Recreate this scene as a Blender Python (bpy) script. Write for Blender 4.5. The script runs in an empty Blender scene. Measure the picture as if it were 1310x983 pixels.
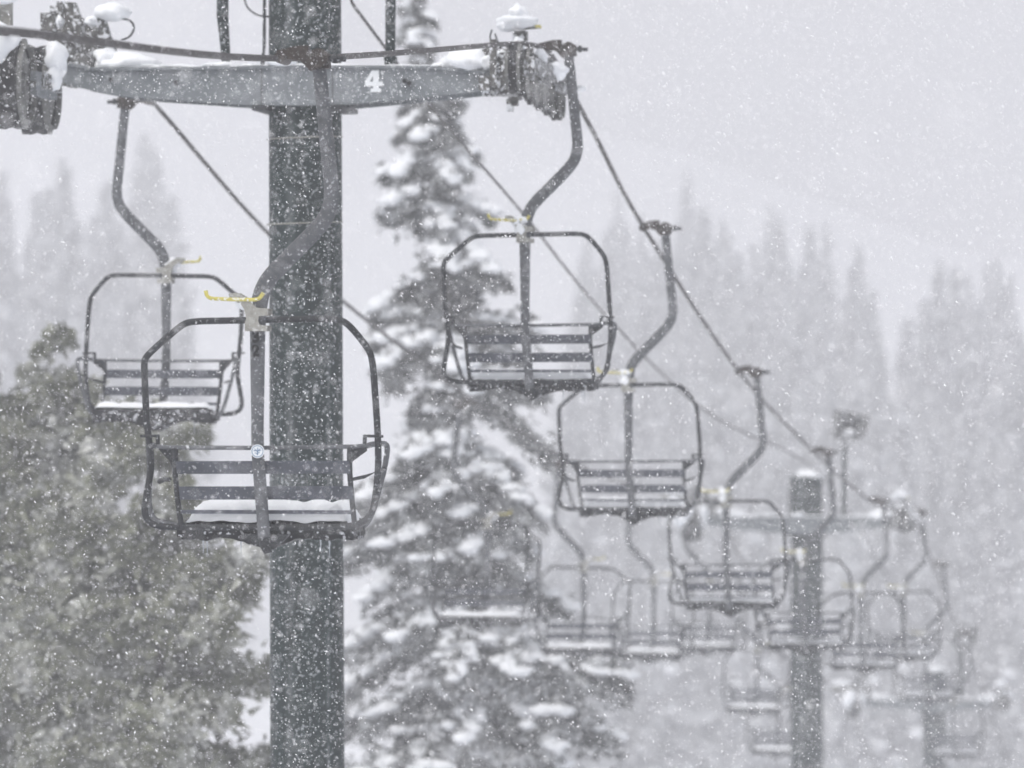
import bpy, math, random
import numpy as np
from mathutils import Vector, Matrix, noise

random.seed(7)
RNG = np.random.default_rng(11)
F = 7490.0                       # focal length in photo pixels
YAW = -math.atan(0.1165)         # the lift line runs a little to the right of the view
K = 0.1165
C_R, C_L, C_M = -5.165, -8.81, -6.88   # right rope, left rope, mast axis: X = C + K*Y

scene = bpy.context.scene
COL = scene.collection

# ------------------------------------------------------------------ helpers
def pz(py, d): return (491.5 - py) * d / F
def px2x(px, d): return (px - 655.0) * d / F

def tag(o, label=None, cat=None, group=None, kind=None):
    if label: o['label'] = label
    if cat: o['category'] = cat
    if group: o['group'] = group
    if kind: o['kind'] = kind
    return o

def empty(name, loc, rz=0.0):
    o = bpy.data.objects.new(name, None)
    o.empty_display_size = 0.2
    COL.objects.link(o)
    o.location = loc
    o.rotation_euler = (0, 0, rz)
    return o

class MB:
    def __init__(s): s.v = []; s.f = []
    def add(s, vs, fs):
        b = len(s.v)
        s.v.extend([tuple(p) for p in vs])
        s.f.extend([tuple(i + b for i in f) for f in fs])
    def box(s, x0, x1, y0, y1, z0, z1, m=None):
        vs = [Vector((x, y, z)) for z in (z0, z1) for y in (y0, y1) for x in (x0, x1)]
        if m is not None: vs = [m @ p for p in vs]
        s.add(vs, [(0, 2, 3, 1), (4, 5, 7, 6), (0, 1, 5, 4), (2, 6, 7, 3), (0, 4, 6, 2), (1, 3, 7, 5)])
    def prism(s, poly, y0, y1, m=None):
        """poly: (x, z) outline extruded along y"""
        n = len(poly)
        vs = [Vector((x, y0, z)) for x, z in poly] + [Vector((x, y1, z)) for x, z in poly]
        if m is not None: vs = [m @ p for p in vs]
        fs = [tuple(range(n)), tuple(range(2 * n - 1, n - 1, -1))]
        for i in range(n):
            j = (i + 1) % n
            fs.append((i, i + n, j + n, j))
        s.add(vs, fs)
    def tube(s, pts, rad, n=10, closed=False, flat=1.0, caps=True, up=None):
        """swept section; rad a number or list; flat squeezes the section along its 'depth' axis"""
        pts = [Vector(p) for p in pts]
        N = len(pts)
        rads = rad if isinstance(rad, (list, tuple)) else [rad] * N
        ref = Vector(up) if up else Vector((0, 1, 0))
        rings = []
        for i, p in enumerate(pts):
            a = pts[(i - 1) % N] if (closed or i > 0) else p
            b = pts[(i + 1) % N] if (closed or i < N - 1) else p
            t = (b - a)
            if t.length < 1e-9: t = Vector((0, 0, 1))
            t.normalize()
            r = ref if abs(t.dot(ref)) < 0.95 else Vector((1, 0, 0))
            u = r.cross(t).normalized()
            w = t.cross(u).normalized()
            ring = []
            for k in range(n):
                th = 2 * math.pi * (k + 0.5) / n
                ring.append(p + u * (math.cos(th) * rads[i]) + w * (math.sin(th) * rads[i] * flat))
            rings.append(ring)
        vs = [q for r_ in rings for q in r_]
        fs = []
        M = N if closed else N - 1
        for i in range(M):
            j = (i + 1) % N
            for k in range(n):
                l = (k + 1) % n
                fs.append((i * n + k, i * n + l, j * n + l, j * n + k))
        if not closed and caps:
            fs.append(tuple(range(n - 1, -1, -1)))
            fs.append(tuple((N - 1) * n + k for k in range(n)))
        s.add(vs, fs)
    def cyl(s, a, b, r, n=20, r2=None):
        s.tube([a, b], [r, r if r2 is None else r2], n=n)
    def lump(s, c, r, seed=0, rough=0.25, freq=2.2, sub=3, flatbase=None):
        """soft irregular heap of snow"""
        import bmesh
        bm = bmesh.new()
        bmesh.ops.create_icosphere(bm, subdivisions=sub, radius=1.0)
        off = Vector((seed * 7.13, seed * 3.7, seed * 1.9))
        vs = []
        for v in bm.verts:
            k = 1 + rough * noise.noise(v.co * freq + off) + rough * 0.45 * noise.noise(v.co * freq * 2.7 + off)
            p = v.co * k
            p = Vector((p.x * r[0] + c[0], p.y * r[1] + c[1], p.z * r[2] + c[2]))
            if flatbase is not None and p.z < flatbase: p.z = flatbase + (p.z - flatbase) * 0.06
            vs.append(p)
        fs = [tuple(v.index for v in f.verts) for f in bm.faces]
        bm.free()
        s.add(vs, fs)
    def build(s, name, mat, parent=None, smooth=True, angle=40):
        me = bpy.data.meshes.new(name)
        me.from_pydata(s.v, [], s.f)
        import bmesh
        bm = bmesh.new(); bm.from_mesh(me)
        bmesh.ops.recalc_face_normals(bm, faces=bm.faces)
        bm.to_mesh(me); bm.free()
        me.materials.append(mat)
        if smooth:
            me.polygons.foreach_set('use_smooth', [True] * len(me.polygons))
            try: me.set_sharp_from_angle(angle=math.radians(angle))
            except Exception: pass
        me.update()
        o = bpy.data.objects.new(name, me)
        COL.objects.link(o)
        if parent is not None: o.parent = parent
        return o

def smooth_path(pts, sub=6):
    """Catmull-Rom through the points"""
    P = [Vector(p) for p in pts]
    out = []
    for i in range(len(P) - 1):
        p0 = P[max(i - 1, 0)]; p1 = P[i]; p2 = P[i + 1]; p3 = P[min(i + 2, len(P) - 1)]
        for k in range(sub):
            t = k / sub
            out.append(0.5 * ((2 * p1) + (p2 - p0) * t + (2 * p0 - 5 * p1 + 4 * p2 - p3) * t * t + (3 * p1 - p0 - 3 * p2 + p3) * t ** 3))
    out.append(P[-1])
    return out

def round_path(pts, r=0.05, sub=5, closed=False):
    """polyline with its corners rounded"""
    P = [Vector(p) for p in pts]
    n = len(P); out = []
    for i in range(n):
        if not closed and i in (0, n - 1):
            out.append(P[i]); continue
        a, b, c = P[i - 1], P[i], P[(i + 1) % n]
        ra = min(r, (a - b).length * 0.45); rc = min(r, (c - b).length * 0.45)
        s = b + (a - b).normalized() * ra; e = b + (c - b).normalized() * rc
        for k in range(sub + 1):
            t = k / sub
            out.append(s * (1 - t) ** 2 + b * 2 * t * (1 - t) + e * t * t)
    return out

# ------------------------------------------------------------------ materials
def mat_base(name):
    m = bpy.data.materials.new(name); m.use_nodes = True
    nt = m.node_tree
    b = nt.nodes['Principled BSDF']
    b.inputs['Specular IOR Level'].default_value = 0.25
    return m, nt, b

def metal(name, c1, c2, frost=0.25, fscale=60.0, rough=0.6, metallic=0.0, big=3.0, streak=False, thr=0.62):
    m, nt, b = mat_base(name)
    tc = nt.nodes.new('ShaderNodeTexCoord')
    mp = nt.nodes.new('ShaderNodeMapping')
    nt.links.new(tc.outputs['Object'], mp.inputs['Vector'])
    if streak: mp.inputs['Scale'].default_value = (3.5, 3.5, 0.22)
    n1 = nt.nodes.new('ShaderNodeTexNoise'); n1.inputs['Scale'].default_value = big; n1.inputs['Detail'].default_value = 8
    n1.inputs['Roughness'].default_value = 0.7
    nt.links.new(mp.outputs['Vector'], n1.inputs['Vector'])
    r1 = nt.nodes.new('ShaderNodeValToRGB')
    r1.color_ramp.elements[0].position = 0.35; r1.color_ramp.elements[0].color = (*c1, 1)
    r1.color_ramp.elements[1].position = 0.68; r1.color_ramp.elements[1].color = (*c2, 1)
    nt.links.new(n1.outputs['Fac'], r1.inputs['Fac'])
    # small specks of rime and stuck flakes
    n2 = nt.nodes.new('ShaderNodeTexNoise'); n2.inputs['Scale'].default_value = fscale; n2.inputs['Detail'].default_value = 3
    nt.links.new(tc.outputs['Object'], n2.inputs['Vector'])
    r2 = nt.nodes.new('ShaderNodeValToRGB')
    r2.color_ramp.elements[0].position = thr; r2.color_ramp.elements[0].color = (0, 0, 0, 1)
    r2.color_ramp.elements[1].position = thr + 0.05; r2.color_ramp.elements[1].color = (frost, frost, frost, 1)
    nt.links.new(n2.outputs['Fac'], r2.inputs['Fac'])
    mx = nt.nodes.new('ShaderNodeMix'); mx.data_type = 'RGBA'
    nt.links.new(r2.outputs['Color'], mx.inputs['Factor'])
    nt.links.new(r1.outputs['Color'], mx.inputs['A'])
    mx.inputs['B'].default_value = (0.78, 0.8, 0.84, 1)
    nt.links.new(mx.outputs['Result'], b.inputs['Base Color'])
    b.inputs['Roughness'].default_value = rough
    b.inputs['Metallic'].default_value = metallic
    bp = nt.nodes.new('ShaderNodeBump'); bp.inputs['Strength'].default_value = 0.25; bp.inputs['Distance'].default_value = 0.004
    nt.links.new(n2.outputs['Fac'], bp.inputs['Height'])
    nt.links.new(bp.outputs['Normal'], b.inputs['Normal'])
    return m

def snow_mat(name, col=(0.86, 0.88, 0.91), scale=9.0, strength=0.4, dist=0.03):
    m, nt, b = mat_base(name)
    tc = nt.nodes.new('ShaderNodeTexCoord')
    n = nt.nodes.new('ShaderNodeTexNoise'); n.inputs['Scale'].default_value = scale; n.inputs['Detail'].default_value = 6
    nt.links.new(tc.outputs['Object'], n.inputs['Vector'])
    bp = nt.nodes.new('ShaderNodeBump'); bp.inputs['Strength'].default_value = strength; bp.inputs['Distance'].default_value = dist
    nt.links.new(n.outputs['Fac'], bp.inputs['Height'])
    nt.links.new(bp.outputs['Normal'], b.inputs['Normal'])
    b.inputs['Base Color'].default_value = (*col, 1)
    b.inputs['Roughness'].default_value = 0.9
    return m

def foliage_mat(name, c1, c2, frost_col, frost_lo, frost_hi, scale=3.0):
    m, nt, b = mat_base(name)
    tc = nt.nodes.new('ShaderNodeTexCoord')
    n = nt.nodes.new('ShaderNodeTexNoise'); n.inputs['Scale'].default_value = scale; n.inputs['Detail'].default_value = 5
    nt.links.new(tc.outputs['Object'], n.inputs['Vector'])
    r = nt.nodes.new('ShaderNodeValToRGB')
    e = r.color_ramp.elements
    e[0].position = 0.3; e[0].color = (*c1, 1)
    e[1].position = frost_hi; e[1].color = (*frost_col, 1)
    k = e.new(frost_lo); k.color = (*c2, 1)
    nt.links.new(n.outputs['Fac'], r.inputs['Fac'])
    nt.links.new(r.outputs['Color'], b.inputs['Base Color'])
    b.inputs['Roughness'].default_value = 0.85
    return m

M = {}
M['steel'] = metal('galvanised_steel', (0.068, 0.072, 0.079), (0.145, 0.15, 0.162), frost=0.35, big=7)
M['steel_mid'] = metal('dark_steel', (0.014, 0.015, 0.017), (0.045, 0.048, 0.054), frost=0.3, big=9)
M['slat'] = metal('slat_paint', (0.045, 0.050, 0.062), (0.09, 0.096, 0.118), frost=0.3, big=5)
M['rust'] = metal('oily_grip', (0.020, 0.016, 0.014), (0.070, 0.055, 0.048), frost=0.3, big=22, fscale=80)
M['rope'] = metal('wire_rope', (0.025, 0.022, 0.022), (0.075, 0.068, 0.066), frost=0.35, big=30, fscale=45)
M['mast'] = metal('dark_green_mast', (0.003, 0.010, 0.010), (0.012, 0.026, 0.027), frost=0.45, fscale=40, streak=True, big=2.2, thr=0.60)
def add_streak(m):
    nt = m.node_tree; b = nt.nodes['Principled BSDF']
    src = b.inputs['Base Color'].links[0].from_socket
    tc = nt.nodes.new('ShaderNodeTexCoord'); sx = nt.nodes.new('ShaderNodeSeparateXYZ'); nt.links.new(tc.outputs['Object'], sx.inputs[0])
    def mth(op, a, b_=None):
        n = nt.nodes.new('ShaderNodeMath'); n.operation = op
        for i, v in enumerate((a, b_)):
            if v is None: continue
            if isinstance(v, (int, float)): n.inputs[i].default_value = v
            else: nt.links.new(v, n.inputs[i])
        return n.outputs[0]
    def band(c, w_): return mth('MAXIMUM', mth('SUBTRACT', 1.0, mth('DIVIDE', mth('ABSOLUTE', mth('SUBTRACT', sx.outputs[0], c)), w_)), 0.0)
    n = nt.nodes.new('ShaderNodeTexNoise'); n.inputs['Scale'].default_value = 7.0; n.inputs['Detail'].default_value = 6
    nt.links.new(tc.outputs['Object'], n.inputs['Vector'])
    k = mth('MAXIMUM', mth('MULTIPLY', mth('SUBTRACT', n.outputs['Fac'], 0.34), 2.6), 0.0)
    f = mth('MINIMUM', mth('MULTIPLY', mth('ADD', mth('MULTIPLY', band(-.075, .05), .17), mth('MULTIPLY', band(.215, .016), .2)), k), 0.45)
    mx = nt.nodes.new('ShaderNodeMix'); mx.data_type = 'RGBA'
    nt.links.new(f, mx.inputs['Factor']); nt.links.new(src, mx.inputs['A']); mx.inputs['B'].default_value = (.7, .72, .75, 1)
    nt.links.new(mx.outputs['Result'], b.inputs['Base Color'])
add_streak(M['mast'])
M['arm'] = metal('grey_arm', (0.125, 0.140, 0.150), (0.215, 0.230, 0.245), frost=0.45, big=4.5, fscale=38)
M['clutter'] = metal('snow_caked_iron', (0.035, 0.034, 0.033), (0.16, 0.158, 0.15), frost=0.85, big=14, fscale=24, thr=0.54)
M['rubber'] = metal('tyre_rubber', (0.010, 0.010, 0.011), (0.030, 0.030, 0.032), frost=0.6, big=10, fscale=30)
M['rim'] = metal('sheave_rim', (0.10, 0.102, 0.10), (0.26, 0.26, 0.25), frost=0.4, big=9, fscale=40)
M['plate'] = metal('pale_plate', (0.22, 0.215, 0.19), (0.36, 0.355, 0.33), frost=0.4, big=18)
M['yellow'] = metal('worn_yellow', (0.42, 0.36, 0.055), (0.62, 0.56, 0.16), frost=0.8, big=26, fscale=55, thr=0.55)
M['black'] = metal('black_number', (0.008, 0.008, 0.009), (0.014, 0.014, 0.016), frost=0.1)
M['seat'] = metal('seat_underside', (0.010, 0.010, 0.012), (0.04, 0.041, 0.045), frost=0.8, big=10, fscale=30, thr=0.60)
M['white'] = metal('white_paint', (0.70, 0.72, 0.74), (0.82, 0.84, 0.86), frost=0.2)
M['blue'] = metal('sticker_blue', (0.06, 0.14, 0.26), (0.12, 0.22, 0.36), frost=0.1)
M['snow'] = snow_mat('settled_snow')
M['treesnow'] = snow_mat('branch_snow', scale=5.0)
M['ground'] = snow_mat('snowfield', col=(0.84, 0.86, 0.90), scale=0.12, strength=0.6, dist=1.2)
M['bark'] = metal('bark', (0.05, 0.045, 0.04), (0.10, 0.09, 0.08), frost=0.3, big=6)
M['needles'] = foliage_mat('dark_needles', (0.032, 0.036, 0.034), (0.12, 0.125, 0.125), (0.60, 0.62, 0.64), 0.50, 0.68)
M['rime_needles'] = foliage_mat('rimed_olive_needles', (0.080, 0.088, 0.056), (0.20, 0.208, 0.158), (0.60, 0.61, 0.59), 0.50, 0.68, scale=1.5)
M['haze_paled_needles'] = foliage_mat('haze_paled_needles', (0.18, 0.187, 0.19), (0.40, 0.41, 0.42), (0.75, 0.77, 0.79), 0.45, 0.62, scale=1.2)  # frosted needles, paled further so distance haze is partly in the colour
# ice
m, nt, b = mat_base('ice'); b.inputs['Base Color'].default_value = (0.75, 0.79, 0.84, 1); b.inputs['Roughness'].default_value = 0.15
b.inputs['Transmission Weight'].default_value = 0.5; b.inputs['IOR'].default_value = 1.31
M['ice'] = m
m, nt, b = mat_base('snowflake'); b.inputs['Base Color'].default_value = (0.95, 0.95, 0.97, 1); b.inputs['Roughness'].default_value = 0.8
M['flake'] = m

# ------------------------------------------------------------------ ground
RIDGE = [(-500, 110), (-190, 98), (-70, 88), (-19, 66), (32, 53), (70, 40), (101, 30), (190, 19), (500, 6)]
def ridge_h(x):
    for (a, ha), (b_, hb) in zip(RIDGE, RIDGE[1:]):
        if a <= x <= b_:
            t = (x - a) / (b_ - a); t = t * t * (3 - 2 * t) * 0.3 + t * 0.7
            return ha + (hb - ha) * t
    return 5.0
def ground_z(x, y):
    n = noise.noise(Vector((x * 0.02, y * 0.012, 3.1))) * 2.2 + noise.noise(Vector((x * 0.09, y * 0.05, 7.7))) * 0.5
    near = -1.75 - 0.098 * max(y, 0)
    w = min(max((y - 230) / 120, 0), 1); w = w * w * (3 - 2 * w)
    top = ridge_h(x)
    YR = 1300.0
    t = min(max((y - 300) / (YR - 300), 0), 1)
    hill = -30 + (top + 30) * (t ** 1.05)
    if y > YR: hill = top - 0.22 * (y - YR)
    amp = min(max((y - 8) / 60, 0), 1)
    return near * (1 - w) + hill * w + n * amp * 1.0 * (0.45 if y < 150 else 1)
NX, NY = 170, 260
vs = []
xs = [(-1 + 2 * i / (NX - 1)) for i in range(NX)]
xs = [math.copysign(abs(u) ** 1.8, u) * 480 for u in xs]
ys = [-12 + 1500 * (j / (NY - 1)) ** 1.15 for j in range(NY)]
for y in ys:
    for x in xs:
        vs.append((x, y, ground_z(x, y)))
fs = [(j * NX + i, j * NX + i + 1, (j + 1) * NX + i + 1, (j + 1) * NX + i) for j in range(NY - 1) for i in range(NX - 1)]
g = MB(); g.add(vs, fs)
tag(g.build('ground', M['ground'], angle=180), kind='structure')

# ------------------------------------------------------------------ the lift chair
def Q(px, py, y=0.0): return Vector(((px - 410) / 227.0, y, (75 - py) / 227.0))
PX = (332 - 410) / 227.0        # x of the centre pole
def make_chair(loc, rz, number=False, snowy=1.0, seed=0, front_heap=False):
    rnd = random.Random(seed)
    root = empty('lift_chair', loc, rz)
    # grip clamped on the rope, hub and bolt
    g = MB()
    prof = [(-0.245, 0.012), (-0.235, 0.045), (-0.13, 0.070), (-0.06, 0.072), (-0.055, 0.03), (0.055, 0.03), (0.06, -0.055), (-0.05, -0.07), (-0.075, -0.045), (-0.10, -0.015), (-0.17, -0.006), (-0.235, -0.022)]
    g.prism(prof, -0.045, 0.045)
    g.cyl((-0.21, -0.13, 0.0), (-0.21, 0.13, 0.0), 0.032, 12)
    g.cyl((0.0, -0.07, 0.0), (0.0, 0.07, 0.0), 0.055, 14)
    g.build('grip', M['rust'], root)
    g = MB(); g.cyl((0.05, 0, 0.0), (0.15, 0, -0.005), 0.016, 8); g.cyl((0.075, 0, 0), (0.10, 0, 0), 0.03, 6)
    g.build('bolt', M['steel_mid'], root)
    # hanger: one bent flattened tube from grip to under the seat
    pts = [Q(409, 84), Q(413, 118), Q(420, 190), Q(425, 238), Q(424, 262), Q(414, 284), Q(382, 318), Q(350, 350), Q(337, 370), Q(332, 392, -.01), Q(331, 420, -.03), Q(331.5, 500, -.05), Q(332, 570, -.06), Q(334, 600, -.065), Q(338, 655, -.06), Q(340, 690, -.04)]
    sp = smooth_path(pts, 4)
    rr = [0.040 + 0.008 * min(1, max(0, (i - 4) / 20)) - (0.012 if i > 38 else 0) * min(1, (i - 38) / 8) for i in range(len(sp))]
    g = MB(); g.tube(sp, rr, n=14, flat=0.62)
    g.build('hanger', M['steel'], root)
    g = MB(); g.tube([Q(340, 688, -.04), Q(342, 698, -.04), Q(345, 708, -.04)], [0.036, 0.036, 0.022], n=12)
    g.prism([(Q(306, 684).x, Q(0, 684).z), (Q(372, 684).x, Q(0, 684).z), (Q(352, 700).x, Q(0, 703).z), (Q(338, 700).x, Q(0, 703).z)], -0.01, 0.03)
    g.build('pole_foot', M['steel_mid'], root)
    # pale bracket at the joint
    P = [(316, 396), (312, 390), (297, 382), (296, 376), (306, 375), (321, 384), (332, 394), (347, 395), (347, 404), (335, 405), (334, 411), (336, 416), (346, 417), (345, 424), (317, 424), (317, 412), (319, 410)]
    g = MB(); g.prism([(Q(a, 0).x, Q(0, b_).z) for a, b_ in P], -0.105, -0.085)
    g.prism([(Q(a, 0).x, Q(0, b_).z) for a, b_ in P], 0.045, 0.06)
    g.box(Q(320, 0).x, Q(343, 0).x, -0.086, 0.046, Q(0, 401).z, Q(0, 396).z)
    g.build('bracket', M['plate'], root)
    g = MB()
    g.tube(round_path([Q(266, 372, -.1), Q(269, 382, -.1), Q(300, 383.5, -.1), Q(335, 384, -.1), Q(341, 375, -.1)], 0.03, 4), 0.0115, n=8)
    g.build('yellow_hook', M['yellow'], root)
    sc_ = 0.55 + 0.9 * snowy * (0.3 + rnd.random())
    def heap(*a):
        h = MB(); h.lump(*a); return h.build('snow', M['snow'], root, angle=180)
    heap((Q(314, 0).x, -0.03, Q(0, 389).z), (0.05 * sc_, 0.07, 0.035 * sc_), seed, 0.4, 2)
    if number is False:
        heap((Q(322, 0).x, -0.05, Q(0, 386).z), (0.075 * sc_, 0.08, 0.045 * sc_), seed + 3, 0.5, 2)
        heap((Q(324, 0).x, -0.09, Q(0, 400).z), (0.045, 0.03, 0.06 * sc_), seed + 5, 0.5, 2)
    # side frame: the closed loop of tube round the chair
    L = [(252, 411, 0), (236, 413, .0), (222, 423, .01), (190, 450, .03), (181, 460, .035), (181, 475, .04), (183, 530, .05), (186, 560, .05), (190, 590, .05), (188, 610, .05), (183, 640, .04), (181, 658, .03), (188, 670, .02), (204, 675, .012), (330, 675.5, .012), (445, 674.5, .012), (466, 669, .03), (477, 655, .05), (480, 640, .06), (484, 600, .06), (484, 565, .05), (482, 530, .05), (478, 470, .04), (475, 452, .035), (468, 441, .03), (448, 416, .01), (436, 409, 0), (420, 408, 0)]
    g = MB(); g.tube(round_path([Q(*p) for p in L], 0.06, 4, closed=True), 0.0195, n=10, closed=True)
    g.build('frame', M['steel_mid'], root)
    # clasps on the frame
    for sx, sgn in ((184, 1), (483, -1)):
        g = MB()
        g.tube([Q(sx - 8 * sgn, 558.5, .04), Q(sx + 17 * sgn, 558, .02)], 0.0085, n=8)
        g.tube([Q(sx + 15 * sgn, 557, .02), Q(sx + 15.5 * sgn, 568, .02), Q(sx + 13 * sgn, 571, .01)], 0.012, n=8)
        g.build('clasp', M['steel_mid'], root)
    # backrest: rails, slats, end posts with gusset plates
    g = MB(); g.tube([Q(199, 571.5, 0), Q(212, 573, 0), Q(330, 573.5, 0), Q(455, 571.5, 0), Q(474, 570, .02)], 0.013, n=8)
    g.build('top_rail', M['steel'], root)
    for (a, b_, x0, x1) in ((590.5, 607, 224, 449), (623, 640, 228, 453)):
        g = MB()
        z1, z0 = Q(0, a).z, Q(0, b_).z
        g.prism([(Q(x0, 0).x, z1), (Q(x1, 0).x, z1 + .004), (Q(x1 + 1.5, 0).x, z0 + .004), (Q(x0 + 1.5, 0).x, z0)], -0.018, 0.006)
        g.build('back_slat', M['slat'], root)
    g = MB(); g.box(Q(229, 0).x, Q(454, 0).x, -0.012, 0.006, Q(0, 658).z, Q(0, 653).z)
    g.build('lower_rail', M['slat'], root)
    for pp in (((221, 574), (223, 610), (228, 655), (232, 679)), ((449, 572), (449, 605), (453, 650), (456, 679))):
        g = MB(); g.tube(smooth_path([Q(a, b_, 0.0) for a, b_ in pp], 3), 0.016, n=8)
        g.build('back_post', M['steel_mid'], root)
    for pl in (((198, 572), (226, 573), (226, 604), (221, 606), (216, 592)), ((447, 572), (470, 570), (471, 577), (453, 590), (447, 598))):
        g = MB(); g.prism([(Q(a, 0).x, Q(0, b_).z) for a, b_ in pl], 0.008, 0.016)
        g.build('gusset', M['steel_mid'], root)
    # armrests run forward from the post tops and drop to the seat front
    for sgn in (-1, 1):
        cx = PX
        X = lambda v: cx + sgn * v
        zt = Q(0, 571).z
        g = MB()
        if number and sgn < 0:
            g.tube(round_path([(X(.60), .02, zt), (X(.66), .14, zt + .01), (X(.70), .36, zt + .005), (X(.708), .42, zt - .02), (X(.705), .44, zt - .12), (X(.715), .45, zt - .33), (X(.69), .44, zt - .43), (X(.52), .40, zt - .465)], 0.05, 4), 0.0165, n=8)
        else: g.tube(round_path([(X(.60), .02, zt), (X(.63), .14, zt + .01), (X(.665), .36, zt + .012), (X(.675), .42, zt - .01), (X(.655), .44, zt - .12), (X(.60), .45, zt - .33), (X(.565), .44, zt - .43), (X(.53), .40, zt - .47)], 0.05, 4), 0.0165, n=8)
        g.build('armrest', M['steel'], root)
        g = MB()
        if number and sgn < 0: g.tube([(X(.515), .0, zt - .19), (X(.56), .10, zt - .19), (X(.60), .16, zt - .205)], 0.014, n=6)
        else: g.tube([(X(.515), .0, zt - .19), (X(.58), .12, zt - .175), (X(.655), .43, zt - .13)], 0.011, n=6)
        g.build('arm_brace', M['steel_mid'], root)
    # seat: slatted pan lifting to the front, with dark iced underside
    g = MB()
    zb, zf = -2.655, -2.60
    sx0, sx1 = PX - .475, PX + .535
    for k in range(5):
        y0 = 0.03 + k * 0.09; zz = zb + (zf - zb) * k / 4
        g.box(sx0, sx1, y0, y0 + 0.075, zz - 0.03, zz)
    g.box(sx0 - .0, sx0 + .03, 0.02, .47, zb - .045, zf - .031)
    g.box(sx1 - .03, sx1, 0.02, .47, zb - .045, zf - .031)
    g.box(sx0 + .01, sx1 - .01, .455, .49, zf - .085, zf - .005)
    g.build('seat', M['seat'], root)
    # crust of ice hanging under the seat
    g = MB()
    n = 34
    up, lo = [], []
    for i in range(n + 1):
        x = sx0 + (sx1 - sx0) * i / n
        w = 0.035 * noise.noise(Vector((x * 5.0 + seed, seed * 1.7, 0))) + 0.022 * noise.noise(Vector((x * 17.0, seed * 2.1, 4)))
        mid = 0.075 * math.exp(-((x - PX - .03) / 0.13) ** 2)
        up.append((x, zb - 0.018)); lo.append((x, zb - 0.056 + w * .8 - mid * 0.8))
    g.prism(up + lo[::-1], 0.16, 0.44)
    up2 = [(x, z + .02) for x, z in up]; lo2 = [(x, z + 0.018 - 0.02 * noise.noise(Vector((x * 9, 5, seed)))) for x, z in lo]
    g.prism(up2 + lo2[::-1], 0.40, 0.485)
    g.build('ice_crust', M['seat'], root)
    # icicles
    for i in range(7 if number else 4):
        g = MB()
        x = rnd.uniform(sx0 + .1, sx1 - .05); ln = rnd.uniform(.035, .085)
        g.tube([(x, .30, zb - .06), (x + .002, .30, zb - .09), (x + .003, .30, zb - .09 - ln)], [0.006, 0.004, 0.0008], n=6)
        g.build('icicle', M['ice'], root)
    # snow lying on the seat
    g = MB()
    nx, ny = 44, 14
    h0 = 0.050 + 0.050 * snowy
    vs = []; fs = []
    for j in range(ny + 1):
        for i in range(nx + 1):
            u, v = i / nx, j / ny
            x = sx0 + .02 + (sx1 - sx0 - .04) * u; y = .04 + .43 * v
            e = min(1, min(u, 1 - u) * 11, (v + .05) * 5, (1.02 - v) * 2.8)
            e = max(e, 0) ** .6
            hh = h0 * (1 + .6 * noise.noise(Vector((x * 3 + seed * 3, y * 5, 1))) + .30 * noise.noise(Vector((x * 12, y * 12, seed))))
            vs.append((x, y, zb + (zf - zb) * v + 0.002 + hh * e))
    for j in range(ny):
        for i in range(nx):
            a = j * (nx + 1) + i; fs.append((a, a + 1, a + nx + 2, a + nx + 1))
    g.add(vs, fs)
    g.build('snow', M['snow'], root, angle=180)
    # thin snow line on the frame's top bar
    if number:
        # stacked digits on the pole, facing back
        def text(ch, cx, cz, size):
            cu = bpy.data.curves.new('digit', 'FONT'); cu.body = ch; cu.size = size; cu.extrude = 0.0025; cu.offset = size * 0.06
            cu.align_x = 'CENTER'; cu.align_y = 'CENTER'
            t = bpy.data.objects.new('digit', cu); COL.objects.link(t)
            bpy.context.view_layer.update()
            me = bpy.data.meshes.new_from_object(t.evaluated_get(bpy.context.evaluated_depsgraph_get()))
            bpy.data.objects.remove(t)
            o = bpy.data.objects.new('number', me); me.materials.clear(); me.materials.append(M['black'])
            COL.objects.link(o); o.parent = root
            o.rotation_euler = (math.radians(90), 0, 0); o.location = (cx, -0.086, cz)
            return o
        text('3', Q(330.5, 0).x, Q(0, 432).z, 0.084)
        text('2', Q(330.5, 0).x, Q(0, 450).z, 0.084)
        s = MB()
        c = Q(333, 577.5)
        s.cyl((c.x, -0.088, c.z), (c.x, -0.094, c.z), 0.0385, 32)
        so = s.build('sticker', M['white'], root)
        s = MB()
        s.tube([(c.x + .0315 * math.cos(a), -0.0945, c.z + .0315 * math.sin(a)) for a in [i * math.pi / 16 for i in range(32)]], 0.0022, n=6, closed=True)
        for (x0, z0, x1, z1) in ((0, -.022, 0, -.002), (0, -.002, -.017, .014), (0, -.002, .018, .016), (-.004, .004, -.022, .003), (.003, .004, .022, .004), (0, -.010, .014, -.006), (0, -.014, -.015, -.008), (0, .004, .002, .022)):
            s.tube([(c.x + x0, -0.0945, c.z + z0), (c.x + x1, -0.0945, c.z + z1)], [0.0032, 0.0018], n=6)
        s.build('emblem', M['blue'], so)
    return root

def copy_tree(o, parent=None):
    c = o.copy(); COL.objects.link(c)
    if parent is not None:
        c.parent = parent
        c.matrix_parent_inverse = o.matrix_parent_inverse.copy()
    for ch in list(o.children): copy_tree(ch, c)
    return c

def chair_pos(side, d, y):
    if side == 'R': return (C_R + 0.20 + K * d, d, pz(y, d))
    return (C_L - 0.23 + K * d, d, pz(y, d))

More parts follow.
